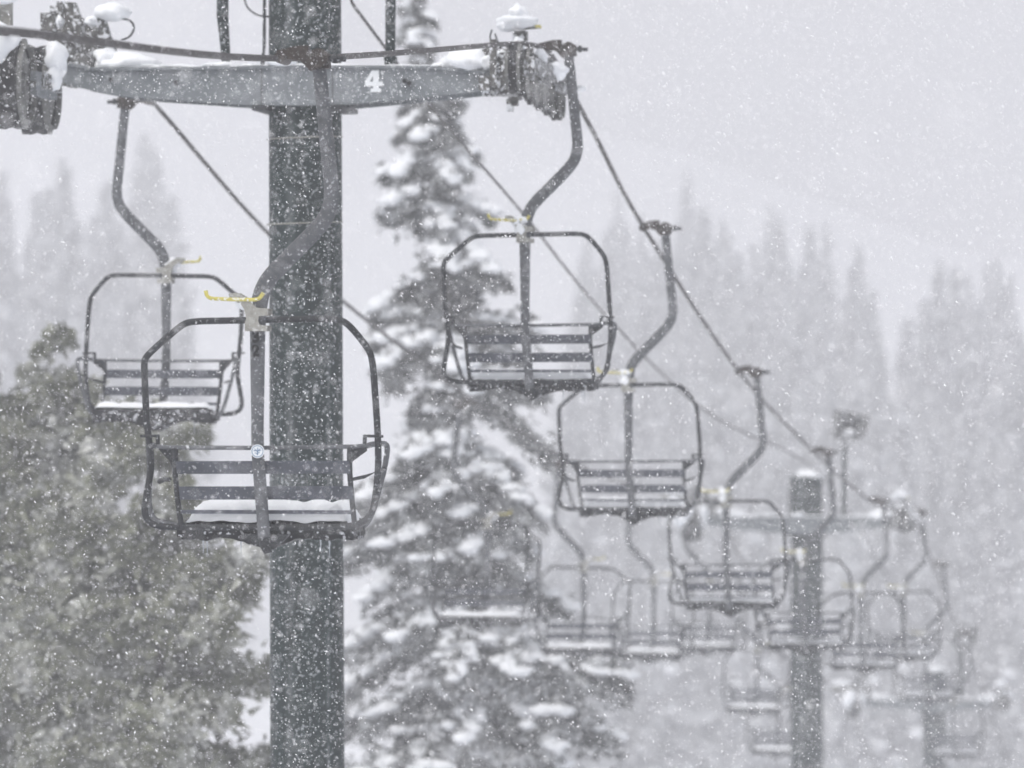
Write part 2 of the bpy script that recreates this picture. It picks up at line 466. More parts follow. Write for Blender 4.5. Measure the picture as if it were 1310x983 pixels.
right = [  # distance, grip height in the picture, label
 (33.0, 75, 'sharp lift chair numbered 32 with a round sticker, in front of the dark tower'),
 (46.5, 63, 'lift chair gripping the rope beside the right sheaves of tower 4'),
 (55.0, 292, 'second lift chair down the right rope from the sheaves of tower 4'),
 (66.5, 476, 'lift chair with a white snowy seat directly left of the second tower mast'),
 (79.5, 578, 'lift chair that hangs across the mast of the second tower'),
 (93.5, 641, 'hazy lift chair just right of the second tower mast, hung before the crossarm end'),
 (107.0, 655, 'faint lift chair at the sheaves on the right arm end of the second tower'),
 (116.0, 722, 'faint lift chair hanging in front of the third tower'),
 (129.0, 812, 'fogged lift chair lowest on the right rope, right of the third tower'),
]
left = [
 (49.5, 130, 'lift chair facing the viewer, thick snow on its seat, left of the big mast'),
 (72.0, 517, 'faint lift chair with a snowy seat in front of the big snowy conifer'),
 (83.4, 594, 'pale lift chair facing the viewer just right of the big snowy conifer'),
 (94.2, 627, 'pale lift chair seen below the chair whose seat covers the middle of the cable'),
 (105.0, 640, 'fogged lift chair at the left arm end of the second tower'),
 (116.5, 737, 'faint lift chair hanging low to the left of the second tower mast'),
 (122.5, 799, 'lowest and faintest lift chair beside the left edge of the second tower mast'),
]
G = 'chairs hanging from the lift rope'
d, y, lab = right[0]
p0 = chair_pos('R', d, y)
c0 = make_chair((p0[0] + .036, p0[1], p0[2]), YAW, number=True, snowy=1.0, seed=1)
tag(c0, lab, 'chairlift seat', G)
protos = []
d, y, lab = right[1]
p1 = make_chair(chair_pos('R', d, y), YAW, snowy=.35, seed=5); tag(p1, lab, 'chairlift seat', G)
d, y, lab = left[0]
p2 = make_chair(chair_pos('L', d, y), YAW + math.pi, snowy=.55, seed=9); tag(p2, lab, 'chairlift seat', G)
protos = [p1, p2]
for i, (d, y, lab) in enumerate(right[2:]):
    c = copy_tree(protos[1] if i in (1, 2) else protos[0]); c.location = chair_pos('R', d, y); c.rotation_euler.z = YAW + [0.02, -.03, .03, -.02, .04, 0, .02][i]
    tag(c, lab, 'chairlift seat', G)
for i, (d, y, lab) in enumerate(left[1:]):
    c = copy_tree(protos[1]); c.location = chair_pos('L', d, y); c.rotation_euler.z = YAW + math.pi + [-.03, .03, 0, .02, -.02, .03][i]
    tag(c, lab, 'chairlift seat', G)

# ------------------------------------------------------------------ ropes
def rope(name, cx, pts, r, mat, label, cat):
    P = smooth_path([(cx + K * d, d, z) for d, z in pts], 10)
    g = MB(); g.tube(P, r, n=8)
    return tag(g.build(name, mat), label, cat)
rR = [(6, 0.75), (18, 1.22), (25.3, 1.53), (33, pz(75, 33)), (43.7, 2.535), (45.3, 2.63), (46.5, pz(63, 46.5)), (47.4, 2.60), (50.5, 2.14), (55, pz(292, 55)), (66.5, pz(476, 66.5)), (79.5, pz(578, 79.5)), (93.5, pz(641, 93.5)), (104, -2.28), (107, pz(655, 107)), (116, pz(722, 116)), (129, pz(812, 129)), (144, -7.6), (165, -11)]
rope('haul_rope', C_R, rR, 0.020, M['rope'], 'dark haul rope crossing in front of tower 4 and carrying chair 32', 'steel cable')
rL = [(6, 1.0), (25, 1.7), (42.5, 2.56), (45.3, 2.66), (47.4, 2.60), (49.5, pz(130, 49.5)), (54.8, 1.56), (60, 0.92), (72, pz(517, 72)), (83.4, pz(594, 83.4)), (94.2, pz(627, 94.2)), (105, pz(640, 105)), (116.5, pz(737, 116.5)), (122.5, pz(799, 122.5)), (144, -7.6), (165, -11)]
rope('haul_rope', C_L, rL, 0.020, M['rope'], 'haul rope leaving the left arm of tower 4 and passing behind its mast', 'steel cable')
rope('signal_cable', -6.62, [(10, 3.3), (30, 3.1), (45.2, 3.10), (46.2, 2.97), (51, 2.38), (57.5, 1.71), (66.4, .72), (80.3, -.42), (104, -1.62), (125, -4.0), (144, -6.6)], 0.014, M['rope'], 'thin grey signal cable strung from the mast top, behind the second nearest chair', 'cable')

# ------------------------------------------------------------------ towers
def wheel(parent, c, dia, w, seed=0):
    """sheave: axis across the line, tyre with a rope groove, spoked rim"""
    R = dia / 2
    g = MB()
    n = 36
    prof = [(-w / 2, R * .80), (-w / 2, R * .98), (-w / 4, R), (-.0, R * .955), (w / 4, R), (w / 2, R * .98), (w / 2, R * .80)]
    vs = []; fs = []
    for (x, r) in prof:
        for k in range(n):
            a = 2 * math.pi * k / n
            vs.append((c[0] + x, c[1] + r * math.cos(a), c[2] + r * math.sin(a)))
    m_ = len(prof)
    for i in range(m_):
        j = (i + 1) % m_
        for k in range(n):
            l = (k + 1) % n
            fs.append((i * n + k, i * n + l, j * n + l, j * n + k))
    g.add(vs, fs)
    t = g.build('sheave', M['rubber'], parent)
    g = MB()
    for s in (-1, 1):
        x0 = c[0] + s * (w / 2 + .004)
        ring = [(x0, c[1] + R * .89 * math.cos(a), c[2] + R * .89 * math.sin(a)) for a in [2 * math.pi * k / n for k in range(n)]]
        g.tube(ring, R * .12, n=6, closed=True, flat=.35, up=(0, 1, 0.01))
    g.cyl((c[0] - w / 2 - .02, c[1], c[2]), (c[0] + w / 2 + .02, c[1], c[2]), R * .24, 16)
    g.cyl((c[0] - w * .44, c[1], c[2]), (c[0] + w * .44, c[1], c[2]), R * .80, 30)
    for k in range(5):
        a = 2 * math.pi * k / 5 + seed
        g.tube([(c[0], c[1], c[2]), (c[0], c[1] + R * .8 * math.cos(a), c[2] + R * .8 * math.sin(a))], w * .42, n=6)
    g.build('rim', M['rim'], t)
    return t

def make_tower(d0, xc, zshift, label, first=False, scale_mast=1.0, seed=0, posts=True):
    """local frame: z=0 is the middle height of tower 4's arm above the ground origin"""
    gz = ground_z(xc, d0) - 0.3
    root = empty('lift_tower', (xc, d0, gz), YAW)
    tag(root, label, 'ski lift tower', 'towers of the ski lift')
    H = lambda z: z + zshift - gz          # z in tower-4 view metres -> local
    pxx = lambda p: (p - 390) / 165.3
    pzz = lambda p: H((491.5 - p) / 165.3)
    topz = H(3.16)
    g = MB(); g.tube([(0.03 if first else 0, 0, 0), (0, 0, topz)], [0.292, 0.281], n=40)
    g.build('mast', M['mast'], root)
    for zz in (177, 286):
        g = MB()
        zc = pzz(zz)
        ring = [(0.292 * math.cos(a), 0.292 * math.sin(a), zc + 0.012 * math.sin(a + 1)) for a in [2 * math.pi * k / 40 for k in range(40)]]
        g.tube(ring, 0.0055, n=5, closed=True)
        g.build('strap', M['plate'], root)
    # seam strip and conduit down the mast
    g = MB()
    g.tube([(-.30, -.09, pzz(-20)), (-.302, -.09, pzz(60)), (-.325, -.12, pzz(90)), (-.33, -.36, pzz(92))], 0.012, n=6)
    g.build('conduit', M['steel_mid'], root); g = MB()
    g.tube([(-.31, -.05, pzz(-20)), (-.315, -.05, pzz(85))], 0.010, n=6)
    if first:
        g.tube(round_path([(-.27, -.06, pzz(22)), (-.36, -.06, pzz(21)), (-.45, -.06, pzz(10)), (-.475, -.06, pzz(-12)), (-.40, -.06, pzz(-30)), (-.28, -.06, pzz(-25))], .1, 5), 0.009, n=6)
    g.build('conduit', M['steel_mid'], root)
    # crossarm
    out = [(78, 82), (100, 84), (130, 90), (200, 90), (390, 88.5), (560, 90), (600, 95), (642, 98), (642, 119), (560, 127.5), (448, 137.5), (390, 138), (333, 137.5), (165, 125), (104, 113), (80, 105)]
    g = MB()
    poly = [(pxx(a), pzz(b_)) for a, b_ in out]
    g.prism(poly, -0.36, -0.30)
    g.prism(poly, 0.30, 0.36)
    top = [(pxx(a), pzz(b_ - 1.2)) for a, b_ in out[:8]]
    for (xa, za), (xb, zb_) in zip(top, top[1:]):
        g.add([(xa, -.385, za), (xb, -.385, zb_), (xb, .385, zb_), (xa, .385, za), (xa, -.385, za - .02), (xb, -.385, zb_ - .02), (xb, .385, zb_ - .02), (xa, .385, za - .02)],
              [(0, 1, 2, 3), (4, 7, 6, 5), (0, 4, 5, 1), (2, 6, 7, 3), (1, 5, 6, 2), (0, 3, 7, 4)])
    arm = g.build('crossarm', M['arm'], root)
    for a, b_ in ((332, 352), (430, 449)):
        g = MB(); g.box(pxx(a), pxx(b_), -.40, .40, pzz(144), pzz(138.2)); g.build('arm_bracket', M['steel_mid'], root)
    for xx in (343.5, 434.5):
        g = MB(); g.box(pxx(xx) - .005, pxx(xx) + .005, -.366, -.3595, pzz(137), pzz(90)); g.build('weld_seam', M['steel'], root)
    # small bolts / lifting eyes on the arm face
    for (a, b_) in ((234, 108), (533, 111), (527, 108), (150, 104)):
        g = MB(); g.cyl((pxx(a), -.385, pzz(b_)), (pxx(a), -.359, pzz(b_)), 0.018, 8); g.build('arm_bolt', M['rubber'], root)
    # number 4
    if first:
        o4 = [(485.5, 94), (493.5, 94), (493.5, 108.5), (498.5, 108.5), (498.5, 113.8), (493.5, 113.8), (493.5, 117), (496.5, 117), (496.5, 121.5), (484, 121.5), (484, 117), (486.5, 117), (486.5, 113.8), (476.5, 113.8), (476.5, 108.5)]
        g = MB(); 
        mk = lambda a, b_: (pxx(a), pzz(b_))
        # built of convex pieces so the counter stays open
        g.prism([mk(486.5, 94), mk(494, 94), mk(494, 108.5), mk(486.5, 108.5)], -.366, -.361)
        g.prism([mk(476.3, 108.5), mk(499, 108.5), mk(499, 114), mk(476.3, 114)], -.366, -.361)
        g.prism([mk(486.5, 114), mk(494, 114), mk(494, 117), mk(486.5, 117)], -.366, -.361)
        g.prism([mk(483.5, 117), mk(496.8, 117), mk(496.8, 121.6), mk(483.5, 121.6)], -.366, -.361)
        g.prism([mk(484.8, 94), mk(486.5, 94), mk(486.5, 101), mk(482.2, 108.5), mk(476.3, 108.5)], -.366, -.361)
        g.build('number', M['white'], root)
    # lifting posts above the arm
    g = MB(); g.tube([(pxx(499), .05, pzz(85)), (pxx(499), .05, pzz(70)), (pxx(500), .05, pzz(-40)), (pxx(500), .05, pzz(-170))], [0.046, 0.04, 0.04, 0.04], n=12)
    g.box(pxx(492), pxx(507), 0, .1, pzz(78), pzz(73))
    g.build('lifting_post', M['mast'], root)
    if posts:
        g = MB(); g.tube([(pxx(287), .05, pzz(85)), (pxx(286), .05, pzz(66)), (pxx(282), .05, pzz(20)), (pxx(283), .05, pzz(-60)), (pxx(283), .05, pzz(-170))], [0.036, 0.036, 0.046, 0.046, 0.046], n=12)
        g.build('lifting_post', M['mast'], root)
    # lamp box on the right post
    g = MB()
    xl, zl = pxx(500) + .13, pzz(-178)
    TM = Matrix.Translation((xl, 0, zl)) @ Matrix.Rotation(math.radians(9), 4, 'Y') @ Matrix.Rotation(math.radians(14), 4, 'Z') @ Matrix.Translation((-xl, 0, -zl))
    for (x0, x1, z0, z1) in ((-.34, .26, .17, .24), (-.34, -.25, -.18, .17), (.14, .26, -.18, .17), (-.34, .20, -.25, -.18)):
        g.box(xl + x0, xl + x1, -.14, .14, zl + z0, zl + z1, TM)
    g.box(xl - .25, xl + .14, .05, .12, zl - .18, zl + .17, TM)
    g.box(xl - .16, xl - .06, -.05, .1, zl - .34, zl - .25)
    g.build('lamp_box', M['clutter'], root)
    # sheave trains: right arm end and left arm end
    xr = C_R - C_M; xlft = C_L - C_M
    cosy = math.cos(YAW)
    def train(xx, dia, w, ys, drop=0.0, plates=True, name='sheave_train'):
        g = MB()
        R = dia / 2
        zr = H(2.60) - 0.02 - R
        for s in (-1, 1):
            if not plates: break
            for a, b_ in zip(ys[::2], ys[1::2]):
                g.box(xx + s * (w / 2 + .035) - .012, xx + s * (w / 2 + .035) + .012, a - .08, b_ + .08, zr - .06, zr + .05)
        g.box(xx + (w / 2 + .055) * 1 - .01, xx + (w / 2 + .055) + .03, min(ys[0] + .3, ys[-1]), max(ys[-1] - .3, ys[0] + .5), zr - .02, zr + .10)
        g.box(xx - .09, xx + .09, -.12, .12, zr - .13, zr + .16) if False else None
        for yy in ys: g.cyl((xx - w / 2 - .07, yy, zr), (xx + w / 2 + .09, yy, zr), .022, 10)
        t = g.build(name, M['clutter'], root)
        for k, yy in enumerate(ys):
            wheel(t, (xx, yy, zr - drop * k), dia, w, seed=k * 1.3)
        return t, zr
    tr, zr = train(xr + .03, .39, .062, [-.95, -.35, .25, .85, 1.42, 1.98], drop=.015)
    # end bracket of the arm that carries the right train
    g = MB()
    g.box(pxx(640), xr - .06, -.20, .20, pzz(124), pzz(99))
    g.box(xr - .30, xr - .22, -.5, .5, pzz(121), pzz(103))
    g.prism([(pxx(650), pzz(74)), (pxx(664), pzz(72)), (pxx(664), pzz(112)), (pxx(652), pzz(118)), (pxx(641), pzz(122)), (pxx(641), pzz(100))], -.5, -.42)
    for k in range(9):
        xx = xr - .26 + random.uniform(-.06, .30); yy = -.6 + k * .28
        g.box(xx, xx + .05, yy, yy + .06, zr - random.uniform(.1, .24), zr + random.uniform(.12, .30))
    g.build('arm_end', M['clutter'], root)
    g = MB()
    g.tube([(pxx(662), .2, pzz(80)), (pxx(662), .2, pzz(42))], 0.045, n=8)
    g.box(pxx(655), pxx(672), .15, .28, pzz(52), pzz(40))
    g.tube([(pxx(668), .2, pzz(36)), (pxx(690), .2, pzz(34.5))], 0.017, n=6)
    g.tube([(pxx(676), .25, pzz(70)), (pxx(690), .7, pzz(72)), (pxx(700), 1.2, pzz(80))], 0.02, n=6)
    g.build('rope_guard', M['clutter'], root)
    g = MB(); g.box(pxx(683), pxx(690.5), .18, .22, pzz(36.5), pzz(32.5)); g.build('yellow_tip', M['yellow'], root)
    g = MB()
    g.tube(round_path([(pxx(652), 0, pzz(72)), (pxx(640), 0, pzz(66)), (pxx(632), 0, pzz(61)), (pxx(628), 0, pzz(50)), (pxx(631), 0, pzz(40))], .06, 4), .007, n=5)
    g.build('wire', M['steel_mid'], root); g = MB()
    g.tube(round_path([(pxx(647), 0, pzz(84)), (pxx(645), 0, pzz(66)), (pxx(638), 0, pzz(55)), (pxx(635), 0, pzz(45))], .06, 4), .007, n=5)
    g.build('wire', M['steel_mid'], root); g = MB()
    g.tube(round_path([(pxx(655), 0, pzz(68)), (pxx(646), 0, pzz(66)), (pxx(636), 0, pzz(60))], .06, 4), .007, n=5)
    g.build('wire', M['steel_mid'], root)
    # left train of big sheaves
    tl, zl2 = train(xlft, .68 if first else .55, .19, [-1.85, -.88], plates=not first)
    g = MB()
    g.box(xlft + .10, pxx(82), -.22, .22, pzz(110), pzz(84))
    # A-shaped gusset and plates over the arm end
    g.prism([(pxx(40), pzz(60)), (pxx(52), pzz(-6)), (pxx(76), pzz(-4)), (pxx(82), pzz(14)), (pxx(112), pzz(30)), (pxx(128), pzz(52)), (pxx(128), pzz(92)), (pxx(84), pzz(86)), (pxx(68), pzz(66))], .5, .58)
    g.prism([(pxx(70), pzz(40)), (pxx(96), pzz(34)), (pxx(122), pzz(60)), (pxx(126), pzz(96)), (pxx(82), pzz(92))], -.06, .04)
    g.prism([(pxx(120), pzz(20)), (pxx(132), pzz(24)), (pxx(140), pzz(50)), (pxx(124), pzz(52))], -.06, .04)
    rr_ = random.Random(5)
    for k in range(26):
        xx = pxx(rr_.uniform(56, 126)); zz = pzz(rr_.uniform(10, 88) if xx < pxx(95) else rr_.uniform(34, 90)); yy = rr_.uniform(-.25, .7); s_ = rr_.uniform(.02, .06)
        g.box(xx - s_, xx + s_, yy - s_, yy + s_, zz - s_ * 1.3, zz + s_ * 1.3)
    g.build('arm_end', M['clutter'], root)
    g = MB()
    g.box(xlft - .55, xlft - .06, -1.6, -1.5, pzz(46), pzz(18))
    g.build('guard_plate', M['plate'], root)
    g = MB(); g.tube([(xlft - .18, -1.65, pzz(44)), (xlft - .18, -1.65, pzz(8)), (xlft + .22, -1.65, pzz(6)), (xlft + .22, -1.65, pzz(-3))], .014, n=6)
    g.build('wire', M['steel_mid'], root); g = MB()
    g.tube(round_path([(pxx(134), 0, pzz(23)), (pxx(152), 0, pzz(22)), (pxx(166), 0, pzz(26)), (pxx(169), 0, pzz(36)), (pxx(163), 0, pzz(46)), (pxx(152), 0, pzz(50))], .08, 5), .009, n=5)
    g.build('wire', M['steel_mid'], root)
    # rocker linking the two nearest big sheaves
    g = MB()
    g.box(xlft + .12, xlft + .17, -1.75, -.95, zl2 - .08, zl2 + .10)
    g.build('rocker', M['arm'], root)
    # snow that has settled on the arm, train and guards
    def S(*a, **k):
        h = MB(); h.lump(*a, **k); return h.build('snow', M['snow'], root, angle=180)
    def sn(a, b_, ra, rb, y=0, ry=.3, sd=0, rough=.3, fb=None):
        S((pxx(a), y, pzz(b_)), (ra / 165.3, ry, rb / 165.3), seed=sd + seed, rough=rough, freq=1.7, flatbase=None if fb is None else pzz(fb))
    sn(608, 84, 38, 19, -.08, .38, 1, .25); sn(630, 86, 14, 15, -.1, .3, 2); sn(572, 88, 22, 7, 0, .3, 3, .3)
    sn(160, 84, 44, 17, 0, .34, 4, .3, 89.5); sn(135, 76, 16, 16, 0, .3, 5, .3); sn(215, 88, 50, 6, 0, .34, 6, .3, 89.5)
    sn(369, 83, 20, 8, -.30, .14, 7, .2, 88); sn(280, 86, 20, 7, 0, .3, 8, .3, 89); sn(325, 87, 25, 5, 0, .3, 9, .3, 89)
    sn(420, 87.5, 45, 3.5, -.3, .08, 30, .4, 89); sn(520, 88, 45, 3.5, 0, .3, 31, .4, 89)
    sn(660, 28, 26, 9, .2, .25, 10, .35); sn(662, 20, 12, 13, .2, .2, 11, .4); sn(646, 34, 12, 7, .2, .2, 12)
    sn(664, 62, 9, 13, .0, .12, 13); sn(684, 72, 9, 11, .5, .2, 14); sn(696, 84, 12, 12, 1.0, .35, 15, .35); sn(717, 102, 7, 4, 1.6, .12, 16)
    sn(652, 78, 8, 8, -.4, .1, 17)
    sn(140, 14, 23, 12, 0, .2, 18, .2); sn(115, 26, 10, 7, 0, .12, 19, .3); sn(78, 28, 5, 8, -.2, .06, 20); sn(95, 46, 5, 7, -.2, .06, 21)
    # on the big sheaves
    S((xlft - .07, -1.95, zl2 + .27), (.15, .26, .19), seed + 40, .3, 1.8)
    S((xlft - .14, -2.12, zl2 + .17), (.12, .15, .17), seed + 41, .3, 1.8)
    S((xlft + .17, -1.0, zl2 + .22), (.08, .20, .15), seed + 42, .35, 1.8)
    S((xlft + .18, -1.1, zl2 + .09), (.06, .12, .10), seed + 43, .35, 1.8)
    S((xlft - .3, -1.55, pzz(12)), (.3, .2, .07), seed + 44, .3, 1.8)
    # cap on the mast top
    S((0.05, 0, topz), (.25, .27, .10), seed + 45, .3, 1.6)
    S((xl - .07, -.02, zl - .12), (.12, .05, .06), seed + 47, .3, 1.6)
    return root

make_tower(45.3, px2x(390, 45.3) , 0.0, 'big dark lift tower with a white 4 on its pale grey crossarm', True, seed=0)
z2 = pz(672, 104) - (491.5 - 113) / 165.3
make_tower(104.0, C_M + K * 104, z2, 'hazy second lift tower with a lamp box on a post above its snowy crossarm', seed=60, posts=False)
z3 = pz(902, 146) - (491.5 - 113) / 165.3
make_tower(146.0, px2x(1196, 146), z3, 'faintest and farthest lift tower, snow capped, low down beside the last chairs', seed=90, posts=False)

# ------------------------------------------------------------------ trees
def mesh_np(name, V, Fc, mat, parent=None, smooth=False):
    """V (n,3) array, Fc (m,k) array of faces all with k corners"""
    me = bpy.data.meshes.new(name)
    n, (m_, k) = len(V), Fc.shape
    me.vertices.add(n); me.vertices.foreach_set('co', np.asarray(V, dtype=np.float32).ravel())
    me.loops.add(m_ * k); me.loops.foreach_set('vertex_index', Fc.astype(np.int32).ravel())
    me.polygons.add(m_); me.polygons.foreach_set('loop_start', np.arange(0, m_ * k, k, dtype=np.int32))
    me.update(calc_edges=True); me.validate()
    me.materials.append(mat)
    if smooth: me.polygons.foreach_set('use_smooth', [True] * m_)
    o = bpy.data.objects.new(name, me); COL.objects.link(o)
    if parent is not None: o.parent = parent
    return o

OCT_V = np.array([(1, 0, 0), (-1, 0, 0), (0, 1, 0), (0, -1, 0), (0, 0, 1), (0, 0, -1)], float)
OCT_F = np.array([(0, 2, 4), (2, 1, 4), (1, 3, 4), (3, 0, 4), (2, 0, 5), (1, 2, 5), (3, 1, 5), (0, 3, 5)])
import bmesh as _bm
_b = _bm.new(); _bm.ops.create_icosphere(_b, subdivisions=2, radius=1.0)
ICO_V = np.array([v.co[:] for v in _b.verts]); ICO_F = np.array([[v.index for v in f.verts] for f in _b.faces]); _b.free()

def conifer(name, loc, H, prof, axis, seed, leaf=.11, per=70, bdens=1.0, snow_amt=1.0, mat='needles', droop=.35, detail=True, zlo=0.0, snow_r=.13):
    """prof: crown half width as a function of height fraction; axis: x offset of the stem by fraction"""
    rng = np.random.default_rng(seed)
    root = empty(name, loc, 0)
    g = MB()
    N = 14
    g.tube([(axis(i / N), 0, H * i / N) for i in range(N + 1)], [max(.016 * H * (1 - i / N) ** .9, .012) for i in range(N + 1)], n=10)
    tr = g.build('trunk', M['bark'], root)
    leafV = []; snowC = []; snowR = []
    limb = MB()
    z = zlo * H
    while z < H * .995:
        f = z / H
        w0 = prof(f)
        nb = rng.integers(5, 8) if w0 > .3 else 4
        nb = max(3, int(nb * bdens))
        a0 = rng.uniform(0, 6.28)
        for k in range(nb):
            if rng.random() < .17: continue
            az = a0 + 6.28 * k / nb + rng.normal(0, .25)
            L = w0 * rng.uniform(.42, 1.15)
            if rng.random() < .12: L *= 1.25
            if L < .05: L = .06
            zz = z + rng.normal(0, .10 * (1 + w0))
            rise = rng.uniform(.02, .22) * L
            dr = droop * rng.uniform(.6, 1.4) * L
            def bp(t): return np.stack([axis(f) + np.cos(az) * L * t, np.sin(az) * L * t, zz + rise * t * 2.2 - dr * t ** 1.7 + .10 * L * np.clip(t - .8, 0, 1) * 3], -1)
            if detail and L > .5:
                limb.tube([tuple(bp(np.array(t))) for t in (0, .35, .7, 1.0)], [.028 * L, .02 * L, .012 * L, .004], n=5)
            m_ = int(per * (L ** 1.25) + 14)
            t = rng.beta(1.9, 1.25, m_)
            wid = (.36 * L * (1 - t) ** .7 + .05) * rng.normal(0, .55, m_)
            c = bp(t)
            c[:, 0] += -np.sin(az) * wid; c[:, 1] += np.cos(az) * wid
            c[:, 2] += -np.abs(wid) * .35 + rng.normal(0, .035 + .05 * L, m_) - .03
            # needle sprays: thin long triangles
            ln = leaf * rng.uniform(.6, 1.6, m_)
            dirv = np.stack([np.cos(az + rng.normal(0, .8, m_)), np.sin(az + rng.normal(0, .8, m_)), rng.normal(-.35, .45, m_)], -1)
            dirv /= np.linalg.norm(dirv, axis=1, keepdims=True)
            sd = rng.normal(0, 1, (m_, 3)); sd -= (sd * dirv).sum(1, keepdims=True) * dirv; sd /= np.linalg.norm(sd, axis=1, keepdims=True)
            p0 = c - dirv * ln[:, None] * .5 + sd * ln[:, None] * .32
            p1 = c - dirv * ln[:, None] * .5 - sd * ln[:, None] * .32
            p2 = c + dirv * ln[:, None]
            leafV.append(np.stack([p0, p1, p2], 1).reshape(-1, 3))
            # snow pads lying along the branch
            if rng.random() < min(.85, .82 * snow_amt):
                q = max(1, int((4 + 9 * L) * snow_amt))
                ts = rng.uniform(.25, 1.0, q)
                cs = bp(ts); ws = .22 * L * (1 - ts) ** .6 * rng.normal(0, .7, q)
                cs[:, 0] += -np.sin(az) * ws; cs[:, 1] += np.cos(az) * ws; cs[:, 2] += .03 + .04 * rng.random(q)
                snowC.append(cs); snowR.append(snow_r * rng.uniform(.5, 1.25, q) * min(1.0, .45 + .5 * L))
        z += (.17 + .10 * w0) * rng.uniform(.7, 1.3) / max(bdens, .3) ** .5
    V = np.concatenate(leafV); Fc = np.arange(len(V)).reshape(-1, 3)
    cr = mesh_np('crown', V, Fc, M[mat], root)
    if limb.v: limb.build('limbs', M['bark'], root)
    if snowC:
        C_ = np.concatenate(snowC); R_ = np.concatenate(snowR)
        n = len(C_)
        sc = np.stack([R_ * rng.uniform(.8, 1.5, n), R_ * rng.uniform(.8, 1.5, n), R_ * rng.uniform(.40, .75, n)], -1)
        VV = (ICO_V[None] * (1 + rng.normal(0, .10, (n, len(ICO_V), 1)))) * sc[:, None, :] + C_[:, None, :]
        FF = ICO_F[None] + (np.arange(n) * len(ICO_V))[:, None, None]
        tag(mesh_np('branch_snow', VV.reshape(-1, 3), FF.reshape(-1, 3), M['treesnow'], root, smooth=True), kind='stuff')
    return root

def pl(pts):
    xs_, ys_ = zip(*pts)
    return lambda f: float(np.interp(f, xs_, ys_))

# big snowy conifer behind the chairs
d = 86.0; p = F / d
zb = ground_z(px2x(610, d), d) - .2
Hh = pz(-45, d) - zb
fr = lambda py: (pz(py, d) - zb) / Hh
prof = pl([(0, 2.7), (fr(983), 2.5), (fr(850), 2.2), (fr(700), 1.9), (fr(560), 1.55), (fr(450), 1.3), (fr(330), 1.04), (fr(230), .88), (fr(140), .62), (fr(60), .38), (1, .05)])
ax = pl([(0, 0), (fr(900), -.05), (fr(600), -.34), (fr(300), -.58), (fr(100), -.80), (1, -1.05)])
t = conifer('conifer', (px2x(615, d), d, zb), Hh, prof, ax, 3, leaf=.10, per=240, snow_amt=2.3, snow_r=.112, zlo=.22, droop=.62)
tag(t, 'tall narrow conifer loaded with snow, right of the big dark tower', 'conifer tree', 'near conifers')

def simple_tree(name, px, d, pytop, wbot, seed, label, mat='rime_needles', snow=.3, group=None, zlo=.1, per=110, **kw):
    x = px2x(px, d); zb = ground_z(x, d) - .2
    Hh = pz(pytop, d) - zb
    pr = pl([(0, wbot), (.15, wbot), (.55, wbot * .62), (.8, wbot * .46), (.93, wbot * .27), (1, .10)])
    t = conifer(name, (x, d, zb), Hh, pr, lambda f: 0.0, seed, mat=mat, snow_amt=snow, zlo=zlo, per=per, **kw)
    tag(t, label, 'conifer tree', group)
    return t
gN = 'near conifers'
simple_tree('conifer', 62, 70.0, 428, 3.4, 21, 'olive rime-covered conifer with its top left of the chair that faces the viewer', group=gN, leaf=.10, bdens=.95, per=360, snow=.0)
simple_tree('conifer', 205, 66.0, 520, 2.8, 22, 'olive rime-covered conifer standing just left of the big dark mast', group=gN, leaf=.10, bdens=.95, per=360, snow=.0)
simple_tree('conifer', -45, 74.0, 470, 3.2, 23, 'olive rime-covered conifer cut off by the left edge of the photo', group=gN, leaf=.10, bdens=.95, per=360, snow=.0)

# distant forest on the hillside: four shapes, copied
far_protos = []
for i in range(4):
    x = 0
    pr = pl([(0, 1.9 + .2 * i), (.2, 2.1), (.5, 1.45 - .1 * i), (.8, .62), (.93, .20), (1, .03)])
    t = conifer('far_spruce', (0, 0, 0), 14.0, pr, lambda f: 0.0, 50 + i, leaf=.27, per=34, bdens=1.0, snow_amt=.25, mat='haze_paled_needles', detail=False, snow_r=.2, zlo=.03)
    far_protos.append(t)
placed = []
fr_ = random.Random(4)
def gap(px, py_base, d):
    if 1122 < px < 1166 and d > 470: return True
    if 1212 < px < 1236 and d > 520: return True
    return False
tries = 0
spots = []
while len(spots) < 225 and tries < 6000:
    tries += 1
    d = 300 + 600 * fr_.random() ** 1.2
    px = fr_.uniform(690, 1440)
    hmax = 245 + 110 * max(0, (px - 900) / 400) + max(0, 800 - px) * 2.0 * (d < 430)       # upper tree line in the picture
    if gap(px, 0, d): continue
    x = px2x(px, d); z = ground_z(x, d)
    h = fr_.uniform(17, 27) * (1 + max(0, d - 450) / 1400)
    pytop = 491.5 - (z + h) * F / d
    if pytop < hmax + fr_.uniform(-35, 60): continue
    if noise.noise(Vector((px * .012, d * .006, 2.0))) < -.34: continue
    if any((x - a) ** 2 + (d - b_) ** 2 < 3.2 ** 2 for a, b_, *_ in spots): continue
    spots.append((x, d, z, h))
nR = len(spots)
tries = 0
while len(spots) < nR + 55 and tries < 4000:
    tries += 1
    d = fr_.uniform(400, 600); px = fr_.uniform(-180, 235)
    x = px2x(px, d); z = ground_z(x, d); h = fr_.uniform(20, 33)
    pytop = 491.5 - (z + h) * F / d
    if pytop < 120 + fr_.uniform(0, 120): continue
    if any((x - a) ** 2 + (d - b_) ** 2 < 3.5 ** 2 for a, b_, *_ in spots): continue
    spots.append((x, d, z, h))
used = [False] * 4
